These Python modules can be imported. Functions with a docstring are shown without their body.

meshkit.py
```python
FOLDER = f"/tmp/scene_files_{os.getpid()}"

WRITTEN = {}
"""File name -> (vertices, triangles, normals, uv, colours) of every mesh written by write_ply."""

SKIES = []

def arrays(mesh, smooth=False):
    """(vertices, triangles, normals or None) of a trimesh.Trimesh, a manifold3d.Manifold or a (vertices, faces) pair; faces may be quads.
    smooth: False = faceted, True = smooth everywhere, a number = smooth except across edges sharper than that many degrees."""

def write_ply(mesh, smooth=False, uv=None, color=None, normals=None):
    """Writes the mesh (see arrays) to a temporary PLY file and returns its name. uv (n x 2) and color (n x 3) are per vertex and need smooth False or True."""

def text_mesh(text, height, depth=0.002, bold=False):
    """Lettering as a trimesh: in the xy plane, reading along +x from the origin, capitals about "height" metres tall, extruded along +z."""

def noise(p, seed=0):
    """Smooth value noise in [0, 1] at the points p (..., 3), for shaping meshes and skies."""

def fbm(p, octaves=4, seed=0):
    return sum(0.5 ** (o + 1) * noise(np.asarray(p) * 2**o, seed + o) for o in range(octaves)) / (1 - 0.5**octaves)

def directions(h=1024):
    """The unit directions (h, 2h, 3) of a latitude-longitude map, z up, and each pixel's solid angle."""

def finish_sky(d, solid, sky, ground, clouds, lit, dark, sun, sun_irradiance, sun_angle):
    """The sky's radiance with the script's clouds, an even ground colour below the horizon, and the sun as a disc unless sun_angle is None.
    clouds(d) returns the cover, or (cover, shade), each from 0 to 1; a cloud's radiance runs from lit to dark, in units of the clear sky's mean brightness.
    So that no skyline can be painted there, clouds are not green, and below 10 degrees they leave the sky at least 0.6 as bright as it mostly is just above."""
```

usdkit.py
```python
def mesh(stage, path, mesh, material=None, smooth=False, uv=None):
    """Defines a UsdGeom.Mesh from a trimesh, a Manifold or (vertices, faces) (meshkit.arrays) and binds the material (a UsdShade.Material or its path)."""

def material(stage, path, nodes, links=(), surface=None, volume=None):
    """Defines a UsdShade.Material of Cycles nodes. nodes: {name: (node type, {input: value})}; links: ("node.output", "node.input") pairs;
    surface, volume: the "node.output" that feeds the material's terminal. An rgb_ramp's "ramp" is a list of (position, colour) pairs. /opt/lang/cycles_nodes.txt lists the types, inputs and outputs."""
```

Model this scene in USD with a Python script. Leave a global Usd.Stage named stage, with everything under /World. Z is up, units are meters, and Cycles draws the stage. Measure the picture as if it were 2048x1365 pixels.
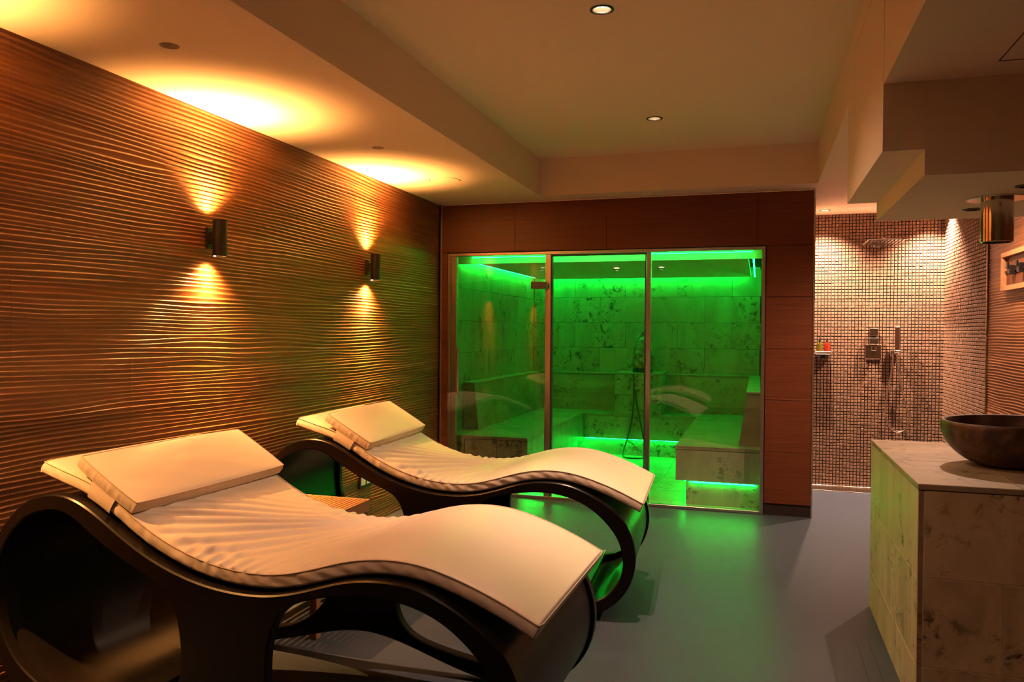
import math, random
import numpy as np
import trimesh
from shapely.geometry import Polygon, box as sbox
from pxr import Usd, UsdGeom, UsdLux, UsdShade, Gf, Sdf, Vt
import usdkit, meshkit

random.seed(7)
RNG = np.random.default_rng(7)
stage = Usd.Stage.CreateInMemory()
UsdGeom.SetStageUpAxis(stage, UsdGeom.Tokens.z)
UsdGeom.SetStageMetersPerUnit(stage, 1.0)
UsdGeom.Xform.Define(stage, '/World')
stage.SetDefaultPrim(stage.GetPrimAtPath('/World'))
UsdGeom.Scope.Define(stage, '/World/Looks')

# ------------------------------------------------------------------ camera, exposure, light levels
EYE = 1.42
YAW, PITCH, ROLL, FPX = 17.3116, -0.6505, 0.4396, 1581.88
EXPOSURE = 0.0
SCONCE_W, DOWN_W, SHOWER_W, VANITY_W, LED_E = 330.0, 190.0, 760.0, 260.0, 8.2
SCONCE_C, DOWN_C, SHOWER_C = (1.0, .43, .11), (1.0, .61, .38), (1.0, .61, .40)
y_, p_, r_ = map(math.radians, (YAW, PITCH, ROLL))
Fv = np.array([-math.sin(y_) * math.cos(p_), math.cos(y_) * math.cos(p_), math.sin(p_)])
Rv = np.array([math.cos(y_), math.sin(y_), 0.0]); Uv = np.cross(Rv, Fv)
R2 = Rv * math.cos(r_) + Uv * math.sin(r_); U2 = -Rv * math.sin(r_) + Uv * math.cos(r_)
cam = UsdGeom.Camera.Define(stage, '/World/camera')
cam.AddTransformOp().Set(Gf.Matrix4d(*R2, 0, *U2, 0, *(-Fv), 0, 0, 0, EYE, 1))
cam.CreateHorizontalApertureAttr(36.0); cam.CreateVerticalApertureAttr(36.0 * 1365 / 2048)
cam.CreateFocalLengthAttr(FPX / 2048 * 36.0)
cam.CreateClippingRangeAttr(Gf.Vec2f(0.02, 100))
cam.CreateExposureAttr(EXPOSURE)

# ------------------------------------------------------------------ dimensions (metres)
XL, XR, XP = -2.708, 1.59, 0.408          # left wall, right wall, tray edge / end of the back wall
D, DM, YF = 6.505, 7.951, -2.6            # back wall, shower wall, wall behind
HC, HT, H1, H2, HN = 2.54, 2.84, 2.0605, 1.971, 2.296
XT, YT = -1.726, 6.268
YE, YB, XS = 4.19, 3.028, 0.5396
XV, YV0, YV1, HV = 0.567, 3.2157, 4.494, 0.874
SL, SR, SB = -2.67, 0.02, 9.5             # steam room inside (bench faces)
TL, TR, TB = SL - .008, SR + .008, SB + .008   # its tiled wall faces

# ------------------------------------------------------------------ helpers
used = {}
def numbered(parent, name):
    k = (parent, name); n = used.get(k, 0); used[k] = n + 1
    return name if n == 0 else f'{name}_{n:03d}'
def ppath(p): return '/World' if p is None else str(p.GetPath())
def obj(name, mesh, m, parent=None, smooth=False, label=None, kind=None):
    base = ppath(parent); path = f'{base}/{numbered(base, name)}'
    pr = usdkit.mesh(stage, path, mesh, M[m] if isinstance(m, str) else m, smooth=smooth).GetPrim()
    if label: pr.SetCustomDataByKey('label', label)
    if kind: pr.SetCustomDataByKey('kind', kind)
    return pr
def tag(p, label=None, cat=None, group=None, kind=None):
    for k, v in (('label', label), ('category', cat), ('group', group), ('kind', kind)):
        if v: p.SetCustomDataByKey(k, v)
    return p
def thing(name, label, cat, loc=(0, 0, 0), rz=0.0, group=None, kind=None):
    x = UsdGeom.Xform.Define(stage, '/World/' + numbered('/World', name))
    x.AddTranslateOp().Set(Gf.Vec3d(*map(float, loc)))
    if rz: x.AddRotateZOp().Set(float(rz))
    return tag(x.GetPrim(), label, cat, group, kind)
def copy(root, loc, label, rz=0.0, group=None):
    was = root.GetCustomData()
    r = thing(root.GetName().rsplit('_0', 1)[0], label, was['category'], loc, rz, group or was.get('group'))
    r.GetReferences().AddInternalReference(root.GetPath()); r.SetInstanceable(True)
    return r
def cat(ms): return trimesh.util.concatenate([m for m in ms])
def bx(x0, x1, y0, y1, z0, z1):
    m = trimesh.creation.box(extents=(abs(x1 - x0), abs(y1 - y0), abs(z1 - z0)))
    m.apply_translation(((x0 + x1) / 2, (y0 + y1) / 2, (z0 + z1) / 2)); return m
def cbx(x0, x1, y0, y1, z0, z1, c=.002):
    """A box with chamfered edges: hull of three inset boxes."""
    P = []
    for a, b, d in ((c, c, 0), (c, 0, c), (0, c, c)):
        for X in (x0 + a, x1 - a):
            for Y in (y0 + b, y1 - b):
                for Z in (z0 + d, z1 - d): P.append((X, Y, Z))
    return trimesh.Trimesh(P).convex_hull if False else trimesh.convex.convex_hull(np.array(P))
def quad(a, b, c, d):
    return trimesh.Trimesh([a, b, c, d], [[0, 1, 2], [0, 2, 3]], process=False)
def lathe(prof, n=40, axis='z'):
    """prof: (radius, height) pairs, revolved around z."""
    prof = np.array(prof, float); th = np.linspace(0, 2 * np.pi, n, endpoint=False)
    v = np.stack([prof[:, 0, None] * np.cos(th), prof[:, 0, None] * np.sin(th), np.repeat(prof[:, 1, None], n, 1)], -1).reshape(-1, 3)
    f = []
    for i in range(len(prof) - 1):
        for j in range(n):
            a, b = i * n + j, i * n + (j + 1) % n
            f += [[a, b, b + n], [a, b + n, a + n]]
    m = trimesh.Trimesh(v, f, process=False); m.merge_vertices(); m.update_faces(m.nondegenerate_faces()); return m
def tube(pts, r, n=10):
    pts = np.array(pts, float); k = len(pts)
    T = np.gradient(pts, axis=0); T /= np.linalg.norm(T, axis=1)[:, None]
    up = np.array([0, 0, 1.0]) if abs(T[0][2]) < .9 else np.array([1.0, 0, 0])
    N = np.cross(T[0], up); N /= np.linalg.norm(N); V = []
    th = np.linspace(0, 2 * np.pi, n, endpoint=False)
    for i in range(k):
        N = N - T[i] * (N @ T[i]); N /= np.linalg.norm(N); B = np.cross(T[i], N)
        V.append(pts[i] + r * (np.cos(th)[:, None] * N + np.sin(th)[:, None] * B))
    v = np.vstack(V + [pts[:1], pts[-1:]]); f = []
    for i in range(k - 1):
        for j in range(n):
            a, b = i * n + j, i * n + (j + 1) % n
            f += [[a, b, b + n], [a, b + n, a + n]]
    for j in range(n):
        f += [[k * n, (j + 1) % n, j], [k * n + 1, (k - 1) * n + j, (k - 1) * n + (j + 1) % n]]
    return trimesh.Trimesh(v, f, process=False)
def spline(P, n=200, closed=False):
    """Centripetal-ish cubic through the points, resampled evenly."""
    from scipy.interpolate import CubicSpline
    P = np.array(P, float)
    if closed: P = np.vstack([P, P[:1]])
    t = np.concatenate([[0], np.cumsum(np.linalg.norm(np.diff(P, axis=0), axis=1) ** .6)])
    cs = CubicSpline(t, P, bc_type='periodic' if closed else 'natural')
    q = cs(np.linspace(0, t[-1], 1500)); L = np.concatenate([[0], np.cumsum(np.linalg.norm(np.diff(q, axis=0), axis=1))])
    s = np.linspace(0, L[-1], n + 1 if closed else n); s = s[:-1] if closed else s
    return np.stack([np.interp(s, L, q[:, k]) for k in range(q.shape[1])], 1)
def vnoise(x, y, seed):
    """Smooth value noise on a plane, -1..1."""
    g = np.random.default_rng(seed).random((256, 256)) * 2 - 1
    xi, yi = np.floor(x).astype(int), np.floor(y).astype(int); fx, fy = x - xi, y - yi
    fx, fy = fx * fx * (3 - 2 * fx), fy * fy * (3 - 2 * fy)
    a, b, c, d = (g[(xi + i) % 256, (yi + j) % 256] for i, j in ((0, 0), (1, 0), (0, 1), (1, 1)))
    return (a * (1 - fx) + b * fx) * (1 - fy) + (c * (1 - fx) + d * fx) * fy

# ------------------------------------------------------------------ materials
M = {}
def mat(name, nodes, links=(), surface='p.BSDF'):
    M[name] = usdkit.material(stage, f'/World/Looks/{name}', nodes, links, surface=surface)
def plain(name, color, rough=.5, metal=0.0, bump=0, bscale=200, **kw):
    nodes = {'p': ('principled_bsdf', {'base_color': color, 'roughness': rough, 'metallic': metal, **kw})}
    links = []
    if bump:
        nodes |= {'g': ('geometry', {}), 'n': ('noise_texture', {'scale': bscale, 'detail': 3}), 'b': ('bump', {'strength': bump, 'distance': .002})}
        links = [('g.position', 'n.vector'), ('n.fac', 'b.height'), ('b.normal', 'p.normal')]
    mat(name, nodes, links)
def emit(name, color, strength):
    mat(name, {'e': ('emission', {'color': color, 'strength': strength})}, surface='e.emission')
plain('plaster', (.80, .67, .52), .85, bump=.05, bscale=60)
plain('black_paint', (.012, .010, .009), .42)
plain('black_lacquer', (.0055, .0036, .003), .30, specular_ior_level=.20)
plain('shell_lacquer', (.009, .006, .005), .33, specular_ior_level=.20)
plain('steel', (.62, .55, .50), .30, 1.0)
plain('chrome', (.70, .66, .62), .14, 1.0)
plain('bronze', (.42, .34, .29), .22, 1.0)
plain('rubber', (.03, .03, .03), .6)
plain('dark_plastic', (.02, .02, .02), .4)
plain('grey_metal', (.32, .36, .40), .4, .6)
plain('plate_white', (.62, .64, .60), .35)
plain('grout', (.010, .006, .0045), .9)
plain('grout_light', (.42, .33, .23), .9)
plain('soap_red', (.30, .03, .012), .12, transmission_weight=.3)
plain('soap_green', (.13, .10, .012), .12, transmission_weight=.3)
emit('led_green', (.002, 1.0, .05), LED_E * 10)
emit('led_green_low', (.002, 1.0, .05), LED_E * 14)
emit('lamp_disc', (1.0, .62, .30), 40.0)
emit('lamp_dim', (1.0, .72, .42), 12.0)
mat('glass', {'t': ('transparent_bsdf', {'color': (.975, .99, .98)}), 'g': ('glossy_bsdf', {'color': (1, 1, 1), 'roughness': .0}), 'geo': ('geometry', {}),
              'f': ('fresnel', {'IOR': 1.5}), 'o': ('math', {'math_type': 'subtract', 'value1': 1.75}), 'o2': ('math', {'math_type': 'multiply', 'value2': 1.75}),
              'k': ('math', {'math_type': 'multiply', 'use_clamp': True}), 'm': ('mix_closure', {})},
    [('geo.backfacing', 'o2.value1'), ('o2.value', 'o.value2'), ('f.fac', 'k.value1'), ('o.value', 'k.value2'), ('k.value', 'm.fac'), ('t.BSDF', 'm.closure1'), ('g.BSDF', 'm.closure2')], 'm.closure')
def streaky(name, scale, ramp, rough, spec=.5, fine=None, bump=.1):
    """Wood-look: noise stretched along the grain (scale = per-axis frequencies)."""
    mat(name, {'g': ('geometry', {}), 'm': ('mapping', {'scale': scale}), 'n': ('noise_texture', {'scale': 1.0, 'detail': 5, 'roughness': .62, 'distortion': .6}),
               'm2': ('mapping', {'scale': tuple(3.1 * s for s in scale)}), 'n2': ('noise_texture', {'scale': 1.0, 'detail': 3, 'roughness': .5}),
               'x': ('mix_float', {'fac': .35}), 'r': ('rgb_ramp', {'ramp': ramp}), 'b': ('bump', {'strength': bump, 'distance': .001}),
               'p': ('principled_bsdf', {'roughness': rough, 'specular_ior_level': spec})},
        [('g.position', 'm.vector'), ('m.vector', 'n.vector'), ('g.position', 'm2.vector'), ('m2.vector', 'n2.vector'), ('n.fac', 'x.a'), ('n2.fac', 'x.b'),
         ('x.result', 'r.fac'), ('r.color', 'p.base_color'), ('x.result', 'b.height'), ('b.normal', 'p.normal')])
streaky('wood_relief', (1, .9, 26), [(.25, (.085, .027, .009)), (.5, (.19, .070, .025)), (.75, (.33, .14, .055))], .40)
streaky('zebrano', (.55, 1, 62), [(.30, (.05, .013, .004)), (.46, (.135, .037, .012)), (.56, (.09, .024, .008)), (.72, (.21, .066, .024))], .42, .35)
streaky('teak', (60, 3, 60), [(.3, (.28, .12, .045)), (.7, (.46, .22, .09))], .5)
streaky('oak', (20, 4, 40), [(.3, (.36, .16, .065)), (.7, (.48, .24, .11))], .5)
def stone(name, base, dark, light, vscale, sp=0.0):
    mat(name, {'g': ('geometry', {}), 'oi': ('object_info', {}), 'c': ('combine_xyz', {}), 'k': ('math', {'math_type': 'multiply', 'value2': 37.0}),
               'ad': ('mix', {'mix_type': 'add', 'fac': 1.0}), 'm': ('mapping', {'scale': vscale}),
               'n1': ('noise_texture', {'scale': 1.6, 'detail': 6, 'roughness': .6, 'distortion': 1.2}), 'n2': ('noise_texture', {'scale': 15.0, 'detail': 9, 'roughness': .74, 'distortion': .7}),
               'n3': ('noise_texture', {'scale': 2.6, 'detail': 3}), 'r1': ('rgb_ramp', {'ramp': [(.3, light), (.52, base), (.72, tuple(.72 * b for b in base))]}),
               'r2': ('rgb_ramp', {'ramp': [(.53 - sp, (0, 0, 0)), (.62 - sp, (1, 1, 1))]}), 'r3': ('rgb_ramp', {'ramp': [(.47 - sp, (.04, .04, .04)), (.61 - sp, (1, 1, 1))]}),
               'mu': ('math', {'math_type': 'multiply'}), 'mx': ('mix', {'color2': dark}), 'p': ('principled_bsdf', {'roughness': .5}),
               'b': ('bump', {'strength': .15, 'distance': .003})},
        [('oi.random', 'k.value1'), ('k.value', 'c.x'), ('k.value', 'c.z'), ('g.position', 'ad.color1'), ('c.vector', 'ad.color2'), ('ad.color', 'm.vector'),
         ('m.vector', 'n1.vector'), ('ad.color', 'n2.vector'), ('ad.color', 'n3.vector'), ('n1.fac', 'r1.fac'), ('n2.fac', 'r2.fac'), ('n3.fac', 'r3.fac'),
         ('r2.color', 'mu.value1'), ('r3.color', 'mu.value2'), ('mu.value', 'mx.fac'), ('r1.color', 'mx.color1'), ('mx.color', 'p.base_color'),
         ('n2.fac', 'b.height'), ('b.normal', 'p.normal')])
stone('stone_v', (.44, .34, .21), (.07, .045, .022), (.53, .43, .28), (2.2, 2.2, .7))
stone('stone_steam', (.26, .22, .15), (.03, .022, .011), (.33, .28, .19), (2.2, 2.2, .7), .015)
stone('stone_h', (.25, .18, .115), (.06, .038, .018), (.33, .25, .165), (.6, 1.5, 3.0))
mat('mosaic', {'g': ('geometry', {}), 'r': ('rgb_ramp', {'ramp': [(0, (.20, .115, .075)), (.12, (.36, .23, .15)), (.45, (.50, .35, .25)), (.8, (.60, .44, .32)), (1, (.68, .54, .42))]}),
               'n': ('noise_texture', {'scale': 90, 'detail': 5, 'roughness': .7}), 'r2': ('rgb_ramp', {'ramp': [(.34, (.45, .45, .45)), (.5, (1, 1, 1))]}),
               'mx': ('mix', {'mix_type': 'multiply', 'fac': .8}), 'p': ('principled_bsdf', {'roughness': .48}), 'b': ('bump', {'strength': .2, 'distance': .002})},
    [('g.random_per_island', 'r.fac'), ('g.position', 'n.vector'), ('n.fac', 'r2.fac'), ('r.color', 'mx.color1'), ('r2.color', 'mx.color2'), ('mx.color', 'p.base_color'),
     ('n.fac', 'b.height'), ('b.normal', 'p.normal')])
mat('resin_floor', {'g': ('geometry', {}), 'n': ('noise_texture', {'scale': 2.2, 'detail': 4}), 'r': ('rgb_ramp', {'ramp': [(.3, (.040, .049, .068)), (.7, (.041, .050, .069))]}),
                    'n2': ('noise_texture', {'scale': 14, 'detail': 3}), 'rr': ('map_range', {'from_min': .3, 'from_max': .7, 'to_min': .36, 'to_max': .40}),
                    'p': ('principled_bsdf', {'specular_ior_level': .12})},
    [('g.position', 'n.vector'), ('n.fac', 'r.fac'), ('r.color', 'p.base_color'), ('g.position', 'n2.vector'), ('n2.fac', 'rr.value'), ('rr.result', 'p.roughness')])
mat('leather', {'t': ('texture_coordinate', {}), 'n': ('noise_texture', {'scale': 260, 'detail': 2}), 'b': ('bump', {'strength': .06, 'distance': .0015}),
                'p': ('principled_bsdf', {'base_color': (.60, .485, .40), 'roughness': .46, 'sheen_weight': .08})},
    [('t.object', 'n.vector'), ('n.fac', 'b.height'), ('b.normal', 'p.normal')])
plain('piping', (.50, .36, .27), .5)
mat('petrified', {'g': ('geometry', {}), 'n': ('noise_texture', {'scale': 11, 'detail': 7, 'roughness': .65, 'distortion': .5}),
                  'r': ('rgb_ramp', {'ramp': [(.35, (.018, .010, .007)), (.52, (.055, .027, .017)), (.64, (.13, .075, .048)), (.75, (.06, .03, .02))]}),
                  'p': ('principled_bsdf', {'roughness': .38}), 'b': ('bump', {'strength': .25, 'distance': .004})},
    [('g.position', 'n.vector'), ('n.fac', 'r.fac'), ('r.color', 'p.base_color'), ('n.fac', 'b.height'), ('b.normal', 'p.normal')])
mat('crystal', {'g': ('geometry', {}), 'n': ('noise_texture', {'scale': 18, 'detail': 6}), 'r': ('rgb_ramp', {'ramp': [(.35, (.05, .03, .018)), (.5, (.16, .10, .06)), (.68, (.34, .26, .19))]}),
                'p': ('principled_bsdf', {'roughness': .35}), 'b': ('bump', {'strength': .5, 'distance': .01})},
    [('g.position', 'n.vector'), ('n.fac', 'r.fac'), ('r.color', 'p.base_color'), ('n.fac', 'b.height'), ('b.normal', 'p.normal')])

def spot(parent, name, pos, down, watts, color, angle, soft, r=.018):
    """A lamp's own light: a small sphere with a cone, aimed straight down or up."""
    L = UsdLux.SphereLight.Define(stage, f'{ppath(parent)}/{name}')
    L.AddTranslateOp().Set(Gf.Vec3d(*map(float, pos)))
    if not down: L.AddRotateXOp().Set(180.0)
    L.CreateRadiusAttr(r); L.CreateIntensityAttr(float(watts) / (math.pi * math.pi * r * r * 4) ); L.CreateColorAttr(Gf.Vec3f(*color))
    s = UsdLux.ShapingAPI.Apply(L.GetPrim()); s.CreateShapingConeAngleAttr(float(angle)); s.CreateShapingConeSoftnessAttr(float(soft))
    return L

# ================================================================== THE ROOM
def holed(x0, x1, y0, y1, holes, z, t=.02):
    """A horizontal slab with its underside at z and round holes."""
    p = sbox(x0, y0, x1, y1)
    for (hx, hy, hr) in holes:
        p = p.difference(Polygon([(hx + hr * math.cos(a), hy + hr * math.sin(a)) for a in np.linspace(0, 2 * math.pi, 36, endpoint=False)]))
    m = trimesh.creation.extrude_polygon(p, t, engine='earcut'); m.apply_translation((0, 0, z)); return m

floor = obj('floor', bx(XL - .1, XR + .1, YF - .1, SB + .1, -.12, 0), 'resin_floor'); tag(floor, 'smooth slate grey poured resin floor', kind='structure')

SOFFIT_HOLES = [(-2.233, 2.588, .040), (-2.233, 4.381, .040), (-2.229, 5.453, .118), (-1.669, 6.388, .040), (.56, 7.66, .042), (1.46, 7.66, .042), (1.05, 5.45, .042)]
TRAY = [(-.672, 3.445, .045), (-.672, 5.284, .045), (-.672, 1.605, .045), (-.672, -.235, .045)]
ceiling = thing('ceiling', 'white plaster ceiling with low soffit, raised tray and boxed bulkhead', None, kind='structure')
g = .02
soff = cat([holed(XL - .05, XT, YF, D + .05, SOFFIT_HOLES[:4], HC, .06), holed(XT, XP, YT, D + .05, SOFFIT_HOLES[3:4], HC, .06),
            holed(XP, XR + .05, YE, DM + .05, SOFFIT_HOLES[4:], HC, .06)])
# left side of the tray, far side of the tray
obj('soffit', soff, 'plaster', ceiling)
obj('tray', cat([holed(XT - .05, XP + .05, YF, YT + .05, TRAY, HT, .06), bx(XT - .05, XT, YF, YT + .05, HC + .06, HT), bx(XT, XP, YT, YT + .05, HC + .06, HT),
                 bx(XT - .05, XT - .0005, YF, YT, HC + .0005, HC + .061), bx(XT, XP, YT + .0005, YT + .05, HC + .0005, HC + .061)]), 'plaster', ceiling)
VHOLES = [(.885, 3.895, .032), (.935, 3.335, .032)]
bulk = cat([bx(XP, XP + .04, YE, YT + .05, HC + .061, HT),                           # face above the shower soffit
            bx(XP, XP + .04, YB, YE, H1, HT), bx(XP, XP + .04, YF, YB, HN, HT),
            bx(XP + .04, XS, YB + .0302, YE - .0302, H1, H1 + .04), bx(XS, XS + .03, YB + .0302, YE - .0302, H2, H1 + .04),
            bx(XS, XR + .05, YB, YB + .03, H2, HN), bx(XP + .0402, XS - .0002, YB, YB + .03, H1, HN),
            bx(XS, XR + .05, YE - .03, YE, H2, HC), bx(XP + .0402, XS - .0002, YE - .03, YE, H1, HC),
            bx(XP + .0402, XR + .05, YF, YB - .0002, HN, HN + .05), holed(XS + .03, XR + .05, YB + .03, YE - .03, VHOLES, H2, .05)])
obj('bulkhead', bulk, 'plaster', ceiling)
# access hatches: thin panels set a hair proud of the plaster with a shadow gap round them
def hatch(x, y0, y1, z0, z1):
    return cat([bx(x - .0015, x, y0, y1, z0, z1)])
obj('hatch', hatch(XP, YB + .0006, 3.90, H1 + .0008, 2.72), 'plaster', ceiling)
obj('hatch_gap', cat([bx(XP - .0012, XP, 3.9002, 3.9055, 2.10, 2.7245), bx(XP - .0012, XP, YB + .0006, 3.9045, 2.72, 2.7235)]), 'black_paint', ceiling)
obj('hatch_gap', cat([bx(.72, .7235, 2.45, 2.876, HN - .0012, HN), bx(.72, 1.2, 2.872, 2.876, HN - .0012, HN)]), 'black_paint', ceiling)

# ---- relief walls -----------------------------------------------------------
def ripple(u, z, seed):
    """Wind-blown sand relief: level crests that wander, fork and fade. u along the wall."""
    ph = z / .0205 + .7 * vnoise(u * .45 + 3, z * 1.1, seed) + .70 * vnoise(u * 1.05, z * 6.5 + 9, seed + 1) + .42 * vnoise(u * 2.4, z * 19, seed + 2)
    f = ph - np.floor(ph)
    prof = np.where(f < .72, (f / .72) ** 1.3, .5 + .5 * np.cos(np.pi * (f - .72) / .28))
    amp = .0022 + .0042 * (vnoise(u * 1.2, z * 17, seed + 3) * .5 + .5)
    return amp * prof + .0030 * vnoise(u * .9, z * 6, seed + 4)
def relief_tile(u0, u1, z0, z1, seed, place):
    nu, nz = max(2, int((u1 - u0) / .022)), max(3, int((z1 - z0) / .0025))
    U, Z = np.meshgrid(np.linspace(u0, u1, nu), np.linspace(z0, z1, nz), indexing='ij')
    H = ripple(U, Z, seed); v = place(U.ravel(), Z.ravel(), H.ravel())
    i = np.arange(nu * nz).reshape(nu, nz)
    f = np.stack([i[:-1, :-1], i[1:, :-1], i[1:, 1:], i[:-1, 1:]], -1).reshape(-1, 4)
    f = np.vstack([f[:, [0, 1, 2]], f[:, [0, 2, 3]]]); parts = [(v, f)]
    for e in (i[0, :], i[-1, ::-1], i[::-1, 0], i[:, -1]):                      # edge skirts down to the wall
        ue, ze = U.ravel()[e], Z.ravel()[e]; n = len(e)
        sv = np.vstack([place(ue, ze, H.ravel()[e]), place(ue, ze, np.full(n, -.012))]); k = np.arange(n - 1)
        parts.append((sv, np.vstack([np.stack([k, k + n, k + 1], 1), np.stack([k + 1, k + n, k + n + 1], 1)])))
    off = 0; V, Fc = [], []
    for a, b in parts: V.append(a); Fc.append(b + off); off += len(a)
    return np.vstack(V), np.vstack(Fc)
def relief_wall(root, u_lo, u_hi, rows, width, seed, place, flip=False):
    for r, (z0, z1) in enumerate(zip(rows[:-1], rows[1:])):
        u = u_hi + (width / 2 if r % 2 else 0)
        while u > u_lo:
            a, b = max(u - width, u_lo), min(u, u_hi); u -= width
            if b - a < .03: continue
            v, f = relief_tile(a + .0004, b - .0004, z0 + .0003, z1 - .0003, seed, place)
            obj('tile', (v, f[:, ::-1] if flip else f), 'wood_relief', root, smooth=True)
ROWS = [0.0, .498, .902, 1.306, 1.71, 2.113, HC]
wl = thing('wall_left', 'left wall clad in rippled wood-look relief tiles', None, kind='structure')
obj('backing', cat([bx(XL - .14, XL - .012, YF, SB, -.1, HT + .1)]), 'grout', wl)
obj('panel', bx(XL - .012, XL + .002, YF, .7495, 0, HC), 'wood_relief', wl)
relief_wall(wl, .75, D - .004, ROWS, 1.2, 11, lambda u, z, h: np.stack([XL + h - .004, u, z], 1))
wr = thing('wall_right', 'right wall, rippled wood-look relief tiles meeting a mosaic shower wall', None, kind='structure')
obj('backing', cat([bx(XR + .012, XR + .14, YF, DM + .14, -.1, HT + .1)]), 'grout', wr)
obj('panel', bx(XR - .002, XR + .012, YF, 2.3995, 0, HN), 'wood_relief', wr)
relief_wall(wr, 2.4, 6.515, ROWS, 1.2, 31, lambda u, z, h: np.stack([XR - h + .004, u, z], 1), flip=True)

# ---- wall behind the camera, plain
wf = obj('wall_front', bx(XL - .1, XR + .1, YF - .12, YF, -.1, HT + .1), 'plaster'); tag(wf, 'plain plaster wall behind the viewpoint', kind='structure')

# ---- back wall: striped panels round the glazing
wb = thing('wall_back', 'back wall of dark red-brown striped panels round the steam room glazing', None, kind='structure')
FX0, FX1, FZ = -2.62, .047, 2.107
obj('backing', cat([bx(XL, FX0 - .004, D + .008, D + .10, 0, HC), bx(FX0 - .004, FX1 + .004, D + .008, D + .10, FZ + .004, HC), bx(FX1 + .004, XP - .012, D + .008, DM - .0, .0, HC + .2)]), 'grout', wb)
PR = [.092, .498, .902, 1.306, 1.71, 2.113, HC - .004]
def panel(x0, x1, z0, z1): obj('panel', cbx(x0 + .0012, x1 - .0012, D, D + .0085, z0 + .0012, z1 - .0012, .0012), 'zebrano', wb)
for z0, z1 in zip(PR[:-2], PR[1:-1]):
    panel(FX1 + .004, XP - .012, z0, z1); panel(-2.690, FX0 - .003, z0, z1)
for x0, x1 in ((-2.690, -2.009), (-2.009, -1.215), (-1.215, -.015), (-.015, XP - .012)): panel(x0, x1, PR[-2], PR[-1])
obj('plinth', cat([bx(FX1 + .004, XP - .012, D + .02, D + .03, 0, .092), bx(-2.690, FX0 - .003, D + .02, D + .03, 0, .092)]), 'resin_floor', wb)
# trims
tag(obj('trim_1', cbx(-2.697, -2.682, D - .004, D + .01, 0, HC - .001, .002), 'steel'), 'slim metal corner trim between left wall and striped back wall', kind='structure')
tag(obj('trim_2', cbx(XP - .012, XP, D - .006, D + .03, 0, HC - .001, .002), 'steel'), 'metal edge trim at the free end of the back wall', kind='structure')
tag(obj('trim_3', cbx(XR - .012, XR - .002, 6.512, 6.526, 0, HC - .001, .002), 'bronze'), 'dark edge trim where mosaic meets relief tiles', kind='structure')
tag(obj('trim_4', cbx(-2.682, XP - .012, D - .004, D + .004, HC - .010, HC - .002, .0015), 'plaster'), 'thin bead along top of the striped back wall', kind='structure')

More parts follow.
